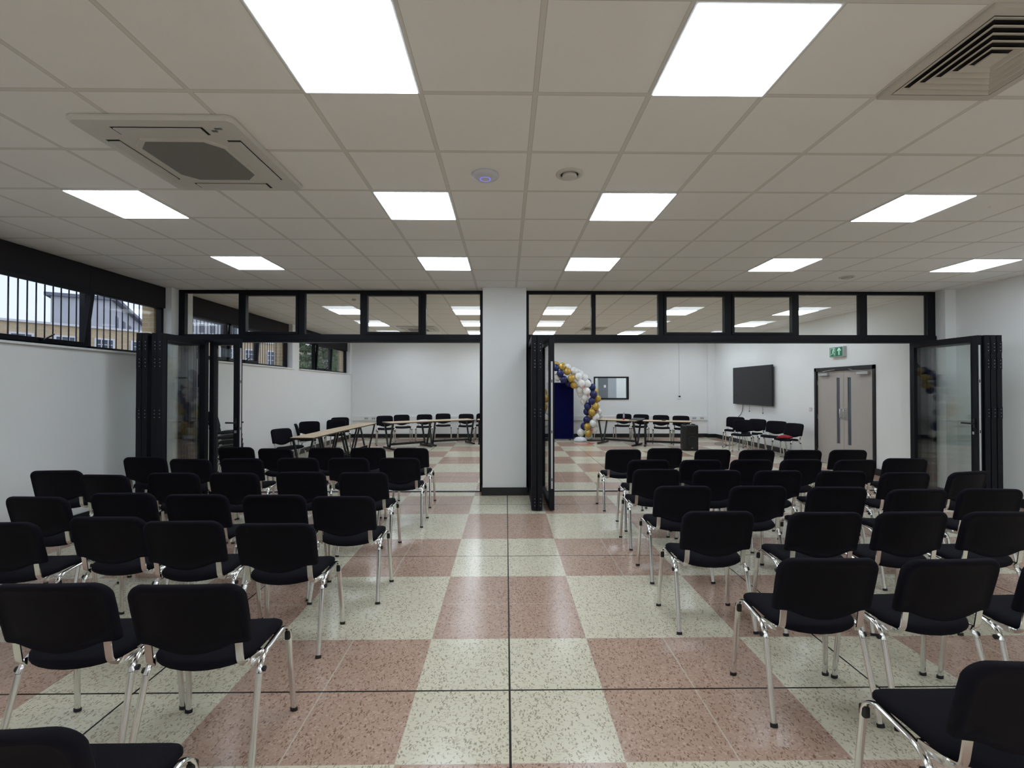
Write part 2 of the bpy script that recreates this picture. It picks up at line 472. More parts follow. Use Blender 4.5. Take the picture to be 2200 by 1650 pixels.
# ------------------------------------------------------------------ strip windows on the window side
def strip_window(n, y0, y1, mull, sashes, label):
    w = empty('window_%d' % n, (WX, y0, 2.1)); tag(w, label, kind='structure')
    def loc(mb_fn, name, m, **k):
        o = mb_fn.build(name, m, w, **k)
        o.matrix_parent_inverse = Matrix.Translation((-WX, -y0, -2.1))
        return o
    zb, zt = 2.10, 2.86
    f = MB()
    f.box(WX - .04, WX + .03, y0, y1, zb, zb + .055); f.box(WX - .04, WX + .03, y0, y1, zt - .03, zt)
    f.box(WX - .04, WX + .03, y0, y0 + .05, zb, zt); f.box(WX - .04, WX + .03, y1 - .05, y1, zb, zt)
    for m in mull: f.box(WX - .04, WX + .03, m - .04, m + .04, zb, zt)
    loc(f, 'window_frame', M['alu'])
    edges = [y0] + list(mull) + [y1]
    for i in range(len(edges) - 1):
        a, b = edges[i] + .04, edges[i + 1] - .04
        if i in sashes:
            s = MB()
            s.frame('x', a, b, zb + .045, zt - .02, -.02, .035, .05)
            # opened a little, tilting inwards at the foot
            ang = sashes[i]
            tilt = Matrix.Translation((WX + .03, 0, zb + .05)) @ Matrix.Rotation(ang, 4, 'Y') @ Matrix.Translation((0, 0, -(zb + .05)))
            s.v = [tuple(tilt @ Vector(p)) for p in s.v]
            so = loc(s, 'opening_sash', M['alu'])
            p = MB().box(0, .012, a + .05, b - .05, zb + .095, zt - .07)
            p.v = [tuple(tilt @ Vector(q)) for q in p.v]
            p.build('pane', M['glass'], so)
            h = MB(); ym = (a + b) / 2
            h.box(.035, .055, ym - .02, ym + .02, zb + .055, zb + .085); h.obox((.06, ym, zb + .07), (.085, ym + .09, zb + .15), .018, .012)
            h.v = [tuple(tilt @ Vector(q)) for q in h.v]
            h.build('window_handle', M['alu'], so)
        else:
            loc(MB().box(WX - .008, WX + .004, a, b, zb + .05, zt - .03), 'pane', M['glass'])
    # dark blind cassettes from the glass up to the ceiling, one per light
    bl = [y0, (y0 + y1) / 2, y1] if n != 1 else [y0] + [m for m in mull] + [y1]
    for i in range(len(bl) - 1):
        loc(MB().box(WX - .03, WX + .06, bl[i] + .002, bl[i + 1] - .002, zt - .015, H - .006), 'blind_box', M['blind'])
    loc(MB().box(WX, XL + .045, y0 - .02, min(y1 + .02, 15.3), 2.086, 2.112), 'window_sill', M['white'], bevel=.004)
    return w

strip_window(1, 0.70, 7.14, [2.2, 3.4, 4.62, 5.86], {1: 0.0, 3: 0.13}, 'high strip window beside the chairs, its near light tilted open')
strip_window(2, 7.62, 11.16, [8.72, 9.83], {0: 0.0, 1: 0.06}, 'high strip window in the far room beyond the folded doors')
strip_window(3, 11.52, 15.26, [12.75, 13.93], {1: 0.05}, 'high strip window next to the far corner with trees outside')

def security_grille(y0, y1, label):
    g = empty('security_grille', (-5.41, y0, 2.0)); tag(g, label, 'window bars', 'security bars outside the windows')
    bar = MB().tube([(0, 0, 0), (0, 0, 1.2)], .0075, seg=6).mesh('bar', M['black_metal'])
    n = int((y1 - y0) / .1)
    for k in range(n):
        o = bpy.data.objects.new('bar', bar); COL.objects.link(o); o.parent = g; o.location = (0, .05 + k * .1, 0)
    MB().box(-.006, .006, 0, y1 - y0, .03, .06).box(-.006, .006, 0, y1 - y0, 1.10, 1.13).build('rail', M['black_metal'], g)
security_grille(0.95, 7.05, 'upright steel bars outside the window beside the chairs')
security_grille(7.72, 11.06, 'upright steel bars outside the window beyond the folded doors')
security_grille(11.62, 15.18, 'upright steel bars outside the window next to the far corner')

# ------------------------------------------------------------------ partition: transom windows, jambs, track
PY0, PY1 = 7.295, 7.365
def transom(n, x0, x1, panes, sash, label):
    w = empty('window_%d' % n, (x0, PY0, 2.345)); tag(w, label, kind='structure')
    w_inv = Matrix.Translation((-x0, -PY0, -2.345))
    def put(mb, name, m):
        o = mb.build(name, m, w); o.matrix_parent_inverse = w_inv; return o
    f = MB()
    f.box(x0, x1, PY0 - .02, PY1 + .02, 2.345, 2.455)
    f.box(x0, x1, PY0, PY1, 3.115, 3.163)
    xs = [x0] + [v for p in panes for v in p] + [x1]
    for i in range(0, len(xs), 2): f.box(xs[i], xs[i + 1], PY0, PY1, 2.455, 3.115)
    f.box(x0, x1, PY0 - .004, PY1, 2.455, 2.472)
    put(f, 'transom_frame', M['alu'])
    g = MB().box(x0, x1, PY0 - .026, PY0 - .02, 2.385, 2.392); put(g, 'drip_bead', M['alu'])
    for i, (a, b) in enumerate(panes):
        z0, z1 = 2.472, 3.115
        if i in sash:
            s = put(MB().frame('y', a, b, z0, z1, PY0 - .018, PY1 - .01, .038), 'opening_sash', M['alu'])
            a, b, z0, z1 = a + .03, b - .03, z0 + .03, z1 - .03
        put(MB().box(a, b, 7.318, 7.342, z0, z1), 'pane', M['glass_transom'])
    # jambs down to the floor
    put(MB().box(x0, x0 + .055, PY0, PY1, 0, 2.345), 'jamb', M['alu'])
    put(MB().box(x1 - .055, x1, PY0, PY1, 0, 2.345), 'jamb', M['alu'])

transom(4, -5.11, -.357, [(-5.016, -4.182), (-4.10, -3.25), (-3.153, -2.289), (-2.21, -1.335), (-1.258, -.41)], {1, 3}, 'black framed transom glazing above the window side folding doors')
transom(5, .314, 6.85, [(.361, 1.351), (1.418, 2.412), (2.50, 3.495), (3.58, 4.575), (4.653, 5.632), (5.75, 6.724)], {2, 3}, 'black framed transom glazing above the door side folding doors')
tr = MB()
for a, b in ((-5.05, -.41), (.37, 6.79)):
    tr.box(a, b, 7.30, 7.34, 0, .012, 0); tr.box(a, b, 7.34, 7.40, 0, .008, 1)
struct('trim_3', tr, [M['black_trim'], M['strip']], 'black floor track of the folding doors')

# ------------------------------------------------------------------ folding door leaves
def leaf(n, p0, p1, label, hinge=True, handle=None, lock=False, side=1):
    """p0 the end at the track, p1 the end towards the room; local +X runs p0 -> p1"""
    dx, dy = p1[0] - p0[0], p1[1] - p0[1]
    ln = math.hypot(dx, dy); a = math.atan2(dy, dx)
    d = empty('door_%d' % n, (p0[0], p0[1], 0), a); tag(d, label, kind='structure')
    t, w, z0, z1 = .034, .075, .018, 2.33
    f = MB()
    f.box(0, w, -t, t, z0, z1); f.box(ln - w, ln, -t, t, z0, z1)
    f.box(w, ln - w, -t, t, z0, z0 + .09); f.box(w, ln - w, -t, t, z1 - w, z1)
    f.frame('y', w - .004, ln - w + .004, z0 + .086, z1 - w + .004, -t - .004, t + .004, .014)
    fo = f.build('door_frame', M['alu'], d, bevel=.003)
    MB().box(w - .01, ln - w + .01, -.012, .012, z0 + .08, z1 - w + .01).build('pane', M['glass_door'], d)
    if hinge:
        for zc in (2.17, 1.95, 1.30, .12):
            h = MB().box(ln, ln + .006, -.03, .03, zc - .075, zc + .075)
            ho = h.build('hinge_plate', M['alu'], d)
            s = MB()
            for dz in (-.045, 0, .045):
                s.box(ln + .006, ln + .0075, .006, .013, zc + dz - .0035, zc + dz + .0035)
            s.build('screw', M['screw'], ho)
    else:
        MB().box(ln, ln + .003, -.012, .012, .30, 1.98 if lock else 2.2).build('lock_strip', M['strip'], d)
        k = MB()
        for zc in (.42, 1.05, 1.72): k.box(ln + .003, ln + .0045, -.006, .006, zc - .02, zc + .02)
        k.build('lock_keep', M['slot'], d)
    if handle:
        hz, sgns = handle
        for sg in sgns:
            h = MB(); x = ln - .04
            h.box(x - .014, x + .014, sg * t, sg * (t + .012), hz - .06, hz + .06)
            h.obox((x, sg * (t + .005), hz), (x, sg * (t + .05), hz), .02, .02)
            h.obox((x + .008, sg * (t + .048), hz), (x - .13, sg * (t + .052), hz), .016, .022)
            h.build('door_handle', M['black_metal'], d, bevel=.002)
            MB().box(x - .012, x + .012, sg * t, sg * (t + .018), hz - .145, hz - .11).build('lock_cylinder', M['steel'], d)
    return d

# window side stack: three folded leaves, then the zigzag pair
leaf(2, (-4.70, 6.95), (-4.665, 5.95), 'folding glazed leaf at the wall end of the window side stack')
leaf(3, (-4.625, 6.95), (-4.590, 5.95), 'second folding glazed leaf of the window side stack, from the wall')
leaf(4, (-4.495, 6.95), (-4.470, 5.95), 'third folding glazed leaf of the window side stack, from the wall')
leaf(5, (-4.355, 6.80), (-4.405, 5.95), 'folding glazed leaf turned half open beside the window side stack')
leaf(6, (-4.285, 6.80), (-3.790, 6.67), 'narrow looking glazed door leaf with black lever handle', hinge=False, handle=(1.135, (-1, 1)), lock=False)
# middle stack by the pillar
leaf(7, (.385, 7.26), (.372, 6.13), 'folding glazed leaf against the white pillar')
leaf(8, (.460, 7.26), (.447, 6.13), 'folding glazed leaf second from the white pillar')
leaf(9, (.590, 7.24), (.606, 6.12), 'folding glazed leaf with silver lock strip, outermost by the pillar', hinge=False, lock=True)
# door side stack
leaf(10, (6.325, 7.14), (6.285, 6.07), 'glazed leaf with lever handle at the front of the door side stack', hinge=False, handle=(1.155, (-1,)))
leaf(11, (6.410, 7.20), (6.370, 6.05), 'second folding leaf of the door side stack')
leaf(12, (6.492, 7.20), (6.452, 6.05), 'third folding leaf of the door side stack')
leaf(13, (6.574, 7.20), (6.534, 6.05), 'last folding leaf of the door side stack, nearest the wall')

# ------------------------------------------------------------------ double door, exit sign, screen on the far right wall
d = empty('door_14', (XRF, 9.48, 0)); tag(d, 'double grey oak effect door with narrow glass panels and black frame', kind='structure')
MB().box(-.02, .12, -.855, -.795, 0, 2.075).box(-.02, .12, .795, .855, 0, 2.075).box(-.02, .12, -.855, .855, 2.0, 2.075).build('door_frame', M['black_trim'], d)
for sg in (-1, 1):
    lf = MB()
    y0, y1 = (sg * .003, sg * .79)
    g0, g1 = sg * .11, sg * .205            # glass slot
    lf.box(.02, .065, y0, g0, .005, 1.995); lf.box(.02, .065, g1, y1, .005, 1.995)
    lf.box(.02, .065, g0, g1, .005, .47); lf.box(.02, .065, g0, g1, 1.85, 1.995)
    lo = lf.build('door_leaf', M['door'], d)
    MB().box(.038, .046, g0, g1, .47, 1.85).build('vision_panel', M['dark_pane'], lo)
    MB().box(.016, .02, sg * .02, sg * .095, .98, 1.22).build('push_plate', M['steel'], lo)
    MB().tube([(.016, sg * .05, 1.19), (-.03, sg * .05, 1.19), (-.03, sg * .05, 1.02), (.016, sg * .05, 1.02)], .009, up=(0, 1, 0)).build('pull_handle', M['steel'], lo)
    c = MB().box(-.035, .02, sg * .42, sg * .70, 1.90, 1.955).build('door_closer', M['steel'], lo)
    MB().obox((-.01, sg * .62, 1.962), (-.12, sg * .42, 1.99), .02, .008).obox((-.12, sg * .42, 1.99), (-.02, sg * .20, 2.02), .02, .008).build('closer_arm', M['steel'], c)
    for zc in (.25, 1.0, 1.75): MB().box(.012, .022, sg * .785, sg * .80, zc - .05, zc + .05).build('hinge', M['steel'], lo)

s = empty('exit_sign', (XRF, 9.56, 2.385)); tag(s, 'green emergency exit sign with running figure and arrow above the double door', 'exit sign')
MB().box(-.075, 0, -.20, .20, -.105, .105).build('housing', M['sign_box'], s, bevel=.006)
MB().box(-.079, -.075, -.185, .185, -.092, .092).build('face', M['sign_green'], s)
pm = MB()
def disc(mb, cy, cz, r, x, n=14): mb.add([(x, cy + r * math.cos(2 * PI * k / n), cz + r * math.sin(2 * PI * k / n)) for k in range(n)], [tuple(range(n))[::-1]])
XS = -.0795
def quad(mb, *p): mb.add([(XS, a, b) for a, b in p], [tuple(range(len(p)))]);
def bar2(mb, a, b, w):
    v = Vector((b[0] - a[0], b[1] - a[1])).normalized(); nrm = Vector((-v.y, v.x)) * w / 2
    quad(mb, (a[0] + nrm.x, a[1] + nrm.y), (b[0] + nrm.x, b[1] + nrm.y), (b[0] - nrm.x, b[1] - nrm.y), (a[0] - nrm.x, a[1] - nrm.y))
# +y is to the viewer's left on this wall
disc(pm, .068, .058, .013, XS)
bar2(pm, (.072, .045), (.092, -.005), .026); bar2(pm, (.074, .036), (.040, .018), .010); bar2(pm, (.075, .036), (.108, .030), .010)
bar2(pm, (.090, -.004), (.060, -.026), .013); bar2(pm, (.060, -.026), (.052, -.068), .012); bar2(pm, (.094, -.006), (.108, -.040), .013); bar2(pm, (.108, -.040), (.140, -.046), .011)
bar2(pm, (.028, .075), (.028, -.078), .010); bar2(pm, (.160, .075), (.028, .075), .010); bar2(pm, (.160, .078), (.160, -.078), .010)
bar2(pm, (-.090, -.070), (-.090, .045), .028); bar2(pm, (-.092, .074), (-.138, .018), .024); bar2(pm, (-.088, .074), (-.042, .018), .024)
pm.build('pictogram', M['sign_white'], s)

tv = empty('television', (XRF, 12.88, 1.705)); tag(tv, 'large black wall mounted flat screen, switched off', 'television')
MB().box(-.10, -.055, -1.02, 1.02, -.54, .54).build('casing', M['bezel'], tv, bevel=.004)
MB().box(-.1015, -.10, -1.0, 1.0, -.505, .522).build('screen', M['screen'], tv)
MB().box(-.1025, -.1015, .72, .86, -.30, -.28).build('sticker', M['slot'], tv)
MB().box(-.055, 0, -.35, .35, -.2, .2).build('wall_bracket', M['black_metal'], tv)
MB().tube(bez((-.03, .57, -.5), (-.03, .56, -.75), (-.02, .75, -.86), 8) + bez((-.02, .75, -.86), (-.02, .95, -.95), (-.02, .98, -1.15), 6)[1:], .008, seg=6).build('power_cord', M['cable'], tv)
for yy, ll in ((.19, .17), (-.50, .19)):
    MB().tube([(-.045, yy, -.52), (-.045, yy, -.54 - ll)], .004, seg=6).lathe([(0, -.03), (.013, -.03), (.013, 0), (0, 0)], 8, origin=(-.045, yy, -.54 - ll)).build('pull_cord', M['cable'], tv)

sw = MB().box(XRF - .01, XRF, 10.44, 10.53, 1.10, 1.19).build('light_switch', M['socket'], bevel=.003)
tag(sw, 'small white light switch beside the double door', 'light switch')
MB().box(XRF - .014, XRF - .01, 10.472, 10.498, 1.13, 1.16).build('rocker', M['white'], sw)

t = empty('thermostat', (5.78, YF, 1.345)); tag(t, 'small white thermostat under a thin conduit on the far wall', 'thermostat')
MB().box(-.06, .06, -.03, 0, -.06, .06).build('case', M['white'], t, bevel=.006)
MB().box(-.035, .035, -.032, -.03, -.015, .035).build('display', M['slot'], t)
MB().box(-.006, .006, -.012, 0, .06, H - 1.345).build('conduit', M['plast_white'], t)

# internal window on the far wall
w = empty('window_6', (3.505, YF, 1.64)); tag(w, 'black framed internal window into a white office', kind='structure')
MB().frame('y', -.582, .582, -.378, .378, -.03, .15, .045).build('window_frame', M['alu'], w)
MB().box(-.54, .54, .05, .062, -.335, .335).build('pane', M['glass'], w)

# ------------------------------------------------------------------ ceiling fittings
ORD = ['first', 'second', 'third', 'fourth', 'fifth', 'sixth', 'seventh']
lamp0 = None
def ceiling_light(x, y, label, group):
    global lamp0
    if lamp0 is None:
        lamp0 = empty('ceiling_light', (0, 0, 0))
        MB().frame('z', -.298, .298, -.298, .298, -.010, -.001, .010).build('frame', M['lamp_frame'], lamp0)
        MB().box(-.287, .287, -.287, .287, -.013, -.002).build('diffuser', M['lamp'], lamp0)
        index_kids(lamp0); o = lamp0
    else: o = copy_tree(lamp0)
    o.location = (x, y, H); tag(o, label, 'ceiling light', group)
CX = [-3.146, -.746, 1.054, 3.454, 5.854]
for r, y in enumerate([5.711, 3.911, 2.111, -.789, -2.589]):
    for c, x in enumerate(CX):
        if r < 3 or c in (0, 1, 2, 3, 4):
            ceiling_light(x, y, 'square LED panel over the chairs, %s row from the folding doors, %s from the windows' % (ORD[r], ORD[c]), 'LED ceiling panels')
for r, y in enumerate([9.311, 11.111, 12.911, 14.111]):
    for c, x in enumerate(CX):
        ceiling_light(x, y, 'square LED panel in far room, %s row past the folding doors, %s from windows' % (ORD[r], ORD[c]), 'LED ceiling panels')
o = empty('ceiling_light', (4.3, 16.6, 2.9)); tag(o, 'added unseen LED panels brightening the office behind the internal window', 'ceiling light', 'LED ceiling panels')  # out of view, panels added to brighten the office
MB().box(-.3, .3, -.9, -.4, -.012, -.002).build('diffuser', M['lamp'], o)
MB().box(-.3, .3, -.3, .3, -.012, -.002).build('diffuser', M['lamp'], o)


def rrect(w, h, r, n=5):
    pts = []
    for cx, cy, a0 in ((w - r, h - r, 0), (-w + r, h - r, PI / 2), (-w + r, -h + r, PI), (w - r, -h + r, 1.5 * PI)):
        for k in range(n + 1):
            a = a0 + PI / 2 * k / n; pts.append((cx + r * math.cos(a), cy + r * math.sin(a)))
    return pts

def cassette(x, y, label, rz=0):
    c = empty('ceiling_air_conditioner', (x, y, H), rz); tag(c, label, 'air conditioner', 'ceiling air conditioning cassettes')
    pr = lambda w, r, z: [(a, b, z) for a, b in rrect(w, w, r)]
    MB().rings([pr(.475, .05, -.002), pr(.475, .05, -.012), pr(.462, .045, -.030), pr(.40, .03, -.036)], smooth=False, cap0=False).build('panel', M['plast_white'], c)
    ch = .08; gw = .255
    oc = [(gw, gw - ch), (gw - ch, gw), (-gw + ch, gw), (-gw, gw - ch), (-gw, -gw + ch), (-gw + ch, -gw), (gw - ch, -gw), (gw, -gw + ch)]
    MB().rings([[(a * 1.10, b * 1.10, -.036) for a, b in oc], [(a * 1.09, b * 1.09, -.042) for a, b in oc], [(a, b, -.043) for a, b in oc]], smooth=False, cap0=False).build('grille_rim', M['plast_white'], c)
    MB().rings([[(a, b, -.040) for a, b in oc], [(a, b, -.0445) for a, b in oc]], smooth=False).build('intake_grille', M['grille'], c)
    for k in range(4):
        a = k * PI / 2
        R = Matrix.Rotation(a, 4, 'Z')
        sl = MB().box(-.265, .265, .325, .405, -.0375, -.036); sl.v = [tuple(R @ Vector(p)) for p in sl.v]
        so = sl.build('air_slot', M['slot'], c)
        fl = MB().box(-.25, .25, .329, .398, -.044, -.0375); fl.v = [tuple(R @ Vector(p)) for p in fl.v]
        fl.build('louvre_flap', M['plast_white'], so)
    MB().box(.33, .37, -.40, -.385, -.040, -.036).box(.30, .33, -.375, -.36, -.040, -.036).build('sensor', M['cable_grey'], c)
cassette(-2.02, 3.09, 'white air conditioning cassette in the ceiling above the window side chairs', 0)
cassette(-2.24, 11.9, 'white air conditioning cassette in the far room ceiling, seen through the transom')
cassette(4.55, 3.10, 'white air conditioning cassette at the door side edge of the near ceiling')

def diffuser(x, y, label):
    c = empty('ceiling_air_vent', (x, y, H)); tag(c, label, 'air vent', 'square ceiling air vents')
    MB().frame('z', -.297, .297, -.297, .297, -.020, -.001, .040).build('frame', M['vent'], c)
    MB().box(-.255, .255, -.255, .255, -.004, -.001).build('back_plate', M['slot'], c)
    for k in range(5):
        a = .252 - k * .042; b = a - .028
        sq = lambda s, z: [(s, s, z), (-s, s, z), (-s, -s, z), (s, -s, z)]
        MB().rings([sq(b, -.004), sq(a, -.020), sq(a - .005, -.021), sq(b - .005, -.006)], smooth=False, cap0=False, cap1=False).build('louvre', M['vent'], c)
    MB().box(-.040, .040, -.040, .040, -.021, -.015).build('centre_plate', M['vent'], c)
diffuser(2.254, 2.111, 'square louvred air vent in the near ceiling above the door side chairs')
diffuser(2.25, 11.85, 'square louvred air vent in the far room ceiling')

a = empty('ceiling_access_point', (-.15, 3.335, H)); tag(a, 'round white ceiling dome with a faint blue ring', 'access point')
MB().lathe([(0, 0), (.098, 0), (.101, -.008), (.092, -.020), (.06, -.030), (.040, -.033)], 40).build('shell', M['ap'], a)
MB().lathe([(.040, -.033), (.036, -.0345), (.033, -.034)], 40).build('status_ring', M['ap_ring'], a)
MB().lathe([(.033, -.034), (.02, -.036), (0.0001, -.0365)], 40).build('cap', M['ap'], a)
v = empty('ceiling_air_valve', (.457, 3.315, H)); tag(v, 'round white air valve in the ceiling beside the access point', 'air valve', 'round ceiling valves')
MB().lathe([(.098, 0), (.098, -.005), (.085, -.011), (.068, -.013), (.064, -.004)], 40).build('rim', M['plast_white'], v)
MB().lathe([(.066, -.003), (.0001, -.003)], 40).build('throat', M['slot'], v)
MB().lathe([(.05, -.004), (.054, -.022), (.048, -.028), (.0001, -.030)], 40).build('disc', M['plast_white'], v)
index_kids(v)
v2 = copy_tree(v); v2.location = (4.72, 6.34, H); tag(v2, 'round white air valve in the ceiling near the door side transom', 'air valve', 'round ceiling valves')
o = MB().lathe([(0.0001, 0), (.035, 0), (.035, -.02), (.02, -.032), (.0001, -.034)], 24).build('smoke_detector', M['plast_white'], loc=(-2.62, 8.01, H)); tag(o, 'small white detector on the far room ceiling beyond the transom', 'detector')
o = MB().lathe([(0.0001, 0), (.012, 0), (.010, -.008), (.0001, -.010)], 16).build('ceiling_sensor', M['white'], loc=(4.1, 3.86, H)); tag(o, 'tiny white sensor dot in the ceiling beside an LED panel', 'sensor')

# ------------------------------------------------------------------ stacking chair
def back_outline():
    pts = []
    n = 22
    for k in range(n + 1):
        x = -.224 + .448 * k / n
        t = min(1.0, abs(x) / .175)
        pts.append((x, .500 + .044 * (t * t * (1.25 - .25 * t * t))))
    pts += [(.231, .546), (.2345, .551), (.236, .559)]
    pts += [(.2365, .64), (.2375, .70)]
    for k in range(1, 8):
        a = PI / 2 * k / 8
        pts.append((.2375 - .07 + .07 * math.cos(a), .748 + .07 * math.sin(a)))
    for k in range(0, 9):
        x = .1675 - .335 * k / 8
        pts.append((x, .818 + .004 * (1 - (x / .1675) ** 2)))
    for k in range(1, 8):
        a = PI / 2 + PI / 2 * k / 8
        pts.append((-.2375 + .07 + .07 * math.cos(a), .748 + .07 * math.sin(a)))
    pts += [(-.2375, .70), (-.2365, .64), (-.236, .559), (-.2345, .551), (-.231, .546)]
    return pts

def inset(pts, c, d, wx, wy):
    return [(c[0] + (x - c[0]) * max(0.02, (1 - d / wx)), c[1] + (y - c[1]) * max(0.02, (1 - d / wy))) for x, y in pts]

def make_chair():
    c = empty('stacking_chair')
    # backrest: padded front, plastic back, gently curved and leaning back
    ol = back_outline(); ce = (0, .665)
    def bend(pts, dep):
        out = []
        for x, z in pts:
            lean = -.205 - .075 * (z - .52) / .30
            y = lean + .030 * (1 - (x / .24) ** 2) * -1 + .018 + dep
            out.append((x, y, z))
        return out
    rs = []
    for d_, dep in ((.19, -.017), (.13, -.017), (.07, -.017), (.030, -.017), (.026, -.019), (.010, -.023), (.003, -.018), (0, -.008), (0, .006), (.005, .015), (.02, .022), (.05, .026), (.10, .027), (.15, .027), (.20, .027)):
        rs.append(bend(inset(ol, ce, d_, .2375, .155), dep))
    b = MB(); m = len(ol)
    for i in range(len(rs) - 1):
        mi = 1 if i < 4 else 0
        b.rings([rs[i], rs[i + 1]], mi, True, False, False)
    b.add(rs[0], [tuple(range(m))[::-1]], 1); b.add(rs[-1], [tuple(range(m))], 0)
    me = b.mesh('backrest', [M['fabric'], M['plastic']])
    bo = bpy.data.objects.new('backrest', me); COL.objects.link(bo); bo.parent = c
    import bmesh
    bm = bmesh.new(); bm.from_mesh(me); bmesh.ops.remove_doubles(bm, verts=bm.verts, dist=1e-5); bmesh.ops.recalc_face_normals(bm, faces=bm.faces); bm.to_mesh(me); bm.free()
    # seat
    so = []
    fr = .145
    for k in range(13):
        x = -.175 + .35 * k / 12; so.append((x, fr + .010 * (1 - (x / .175) ** 2)))
    for k in range(1, 6):
        a = PI / 2 - PI / 2 * k / 6; so.append((.175 + .052 * math.cos(a), fr - .052 + .052 * math.sin(a)))
    so += [(.226, .06), (.222, -.01), (.218, -.08)]
    for k in range(0, 13):
        a = -PI * .5 * .0 - (PI * k / 12)
        so.append((.214 * math.cos(a), -.115 + .100 * math.sin(a) * (1 if True else 1)))
    so += [(-.218, -.08), (-.222, -.01), (-.226, .06)]
    for k in range(1, 6):
        a = PI - PI / 2 * k / 6; so.append((-.175 + .052 * math.cos(a), fr - .052 + .052 * math.sin(a)))
    sc = (0, 0)
    def sr(d_, z):
        out = []
        for x, y in inset(so, sc, d_, .226, .185):
            dz = .010 * (x / .22) ** 2 - .012 * max(0, (y - .05) / .1) ** 2 - .020 * max(0, (-y - .02) / .19) ** 1.5
            out.append((x, y, z + dz))
        return out
    srs = [sr(.19, .437), sr(.10, .437), sr(.03, .437), sr(.008, .440), sr(0, .448), sr(0, .462), sr(.005, .472), sr(.018, .480), sr(.05, .484), sr(.11, .482), sr(.19, .481)]
    me = MB()
    for i in range(len(srs) - 1): me.rings([srs[i], srs[i + 1]], 1 if i < 3 else 0, True, False, False)
    n = len(so); me.add(srs[0], [tuple(range(n))], 1); me.add(srs[-1], [tuple(range(n))[::-1]], 0)
    mesh = me.mesh('seat', [M['fabric'], M['plastic']])
    bm = bmesh.new(); bm.from_mesh(mesh); bmesh.ops.remove_doubles(bm, verts=bm.verts, dist=1e-5); bmesh.ops.recalc_face_normals(bm, faces=bm.faces); bm.to_mesh(mesh); bm.free()
    s = bpy.data.objects.new('seat', mesh); COL.objects.link(s); s.parent = c
    prof = circ(.0085, .0145, 12)
    for sg in (-1, 1):
        X = lambda x: sg * x
        # front leg, rail, rear leg: one oval tube in three parts
        fl = [(X(.260), .160, .0), (X(.243), .132, .392)]
        fb = bez((X(.244), .132, .392), (X(.240), .125, .452), (X(.235), .070, .452), 7)
        rb = bez((X(.235), -.055, .440), (X(.237), -.128, .434), (X(.241), -.150, .375), 7)
        rl = [(X(.241), -.150, .375), (X(.255), -.245, .0)]
        up = (0, 1, 0)
        pr = circ(.0085, .015, 12)
        def tubepath(path, name):
            mb = MB(); mb.sweep(path, pr, 0, True, up=(1, 0, 0))
            return mb.build(name, M['chrome'], c)
        lf = tubepath(fl, 'leg'); lr = tubepath(rl, 'leg')
        tubepath(fb + rb, 'side_rail')
        for lg, p in ((lf, fl), (lr, rl)):
            d_ = (Vector(p[1]) - Vector(p[0])).normalized() if lg is lf else (Vector(p[0]) - Vector(p[1])).normalized()
            foot = Vector(p[0] if lg is lf else p[1])
            fc = MB().sweep([foot, foot + d_ * .016], circ(.0115, .0185, 12), 0, True, up=(1, 0, 0))
            fc.build('foot_cap', M['rubber'], lg)
        # flat chrome support carrying the backrest
        path = [(X(.188), -.222, .60), (X(.188), -.207, .50)] + bez((X(.188), -.202, .470), (X(.190), -.196, .432), (X(.205), -.150, .432), 6) + [(X(.229), -.085, .436)]
        MB().sweep(path, [(-.0150, -.003), (.0150, -.003), (.0150, .003), (-.0150, .003)], 0, False, up=(0, 1, 0)).build('back_support', M['chrome'], c)
        # stacking bumpers on the rails
        MB().box(X(.230), X(.255), .113, .145, .375, .418).build('bumper', M['rubber'], c, bevel=.006)
        MB().sweep([(X(.243), -.138, .388), (X(.263), -.138, .388)], circ(.012, .012, 10), 0, True, up=(0, 0, 1)).build('bumper', M['rubber'], c)
    # cross bars under the seat
    MB().tube([(-.235, .06, .436), (.235, .06, .436)], .008).build('cross_bar', M['chrome'], c)
    MB().tube([(-.235, -.07, .432), (.235, -.07, .432)], .008).build('cross_bar', M['chrome'], c)
    return c

chair0 = make_chair()
index_kids(chair0)
first_chair = [True]
def place_chair(x, y, rz, label, group, z=0.0, small=False):
    """x, y: point of the floor below the middle of the backrest's top edge"""
    if first_chair[0]: o = chair0; first_chair[0] = False
    else: o = copy_tree(chair0)
    ox, oy = -(-.263) * -math.sin(rz), .263 * math.cos(rz)
    o.location = (x + ox, y + oy, z); o.rotation_euler = (0, 0, rz)
    tag(o, label, 'chair', group)
    return o

LEFT = [  # front row first; each row from the aisle outwards: x, y of the backrest top, turn in degrees
    [(-1.286, 6.305, 0), (-1.88, 6.347, 1), (-2.45, 6.354, 1), (-3.105, 6.284, -3), (-3.705, 6.421, 2)],
    [(-1.237, 5.406, 1), (-1.83, 5.414, 0), (-2.42, 5.422, 1), (-3.048, 5.394, 2), (-3.62, 5.366, -2), (-4.25, 5.519, 4)],
    [(-1.373, 4.481, 0), (-1.983, 4.514, 1), (-2.602, 4.473, -1), (-3.18, 4.48, 1), (-3.76, 4.392, -4), (-4.42, 4.623, 4)],
    [(-1.22, 3.496, 0), (-1.762, 3.548, 1), (-2.36, 3.572, 0), (-2.96, 3.628, 2), (-3.50, 3.51, -3), (-4.05, 3.472, 3)],
    [(-1.384, 2.801, 0), (-1.97, 2.858, 1), (-2.51, 2.958, -1), (-3.07, 2.842, 2)],
    [(-1.32, 1.939, 1), (-1.885, 1.956, 1)],
    [(-1.253, 1.128, 0)],
]
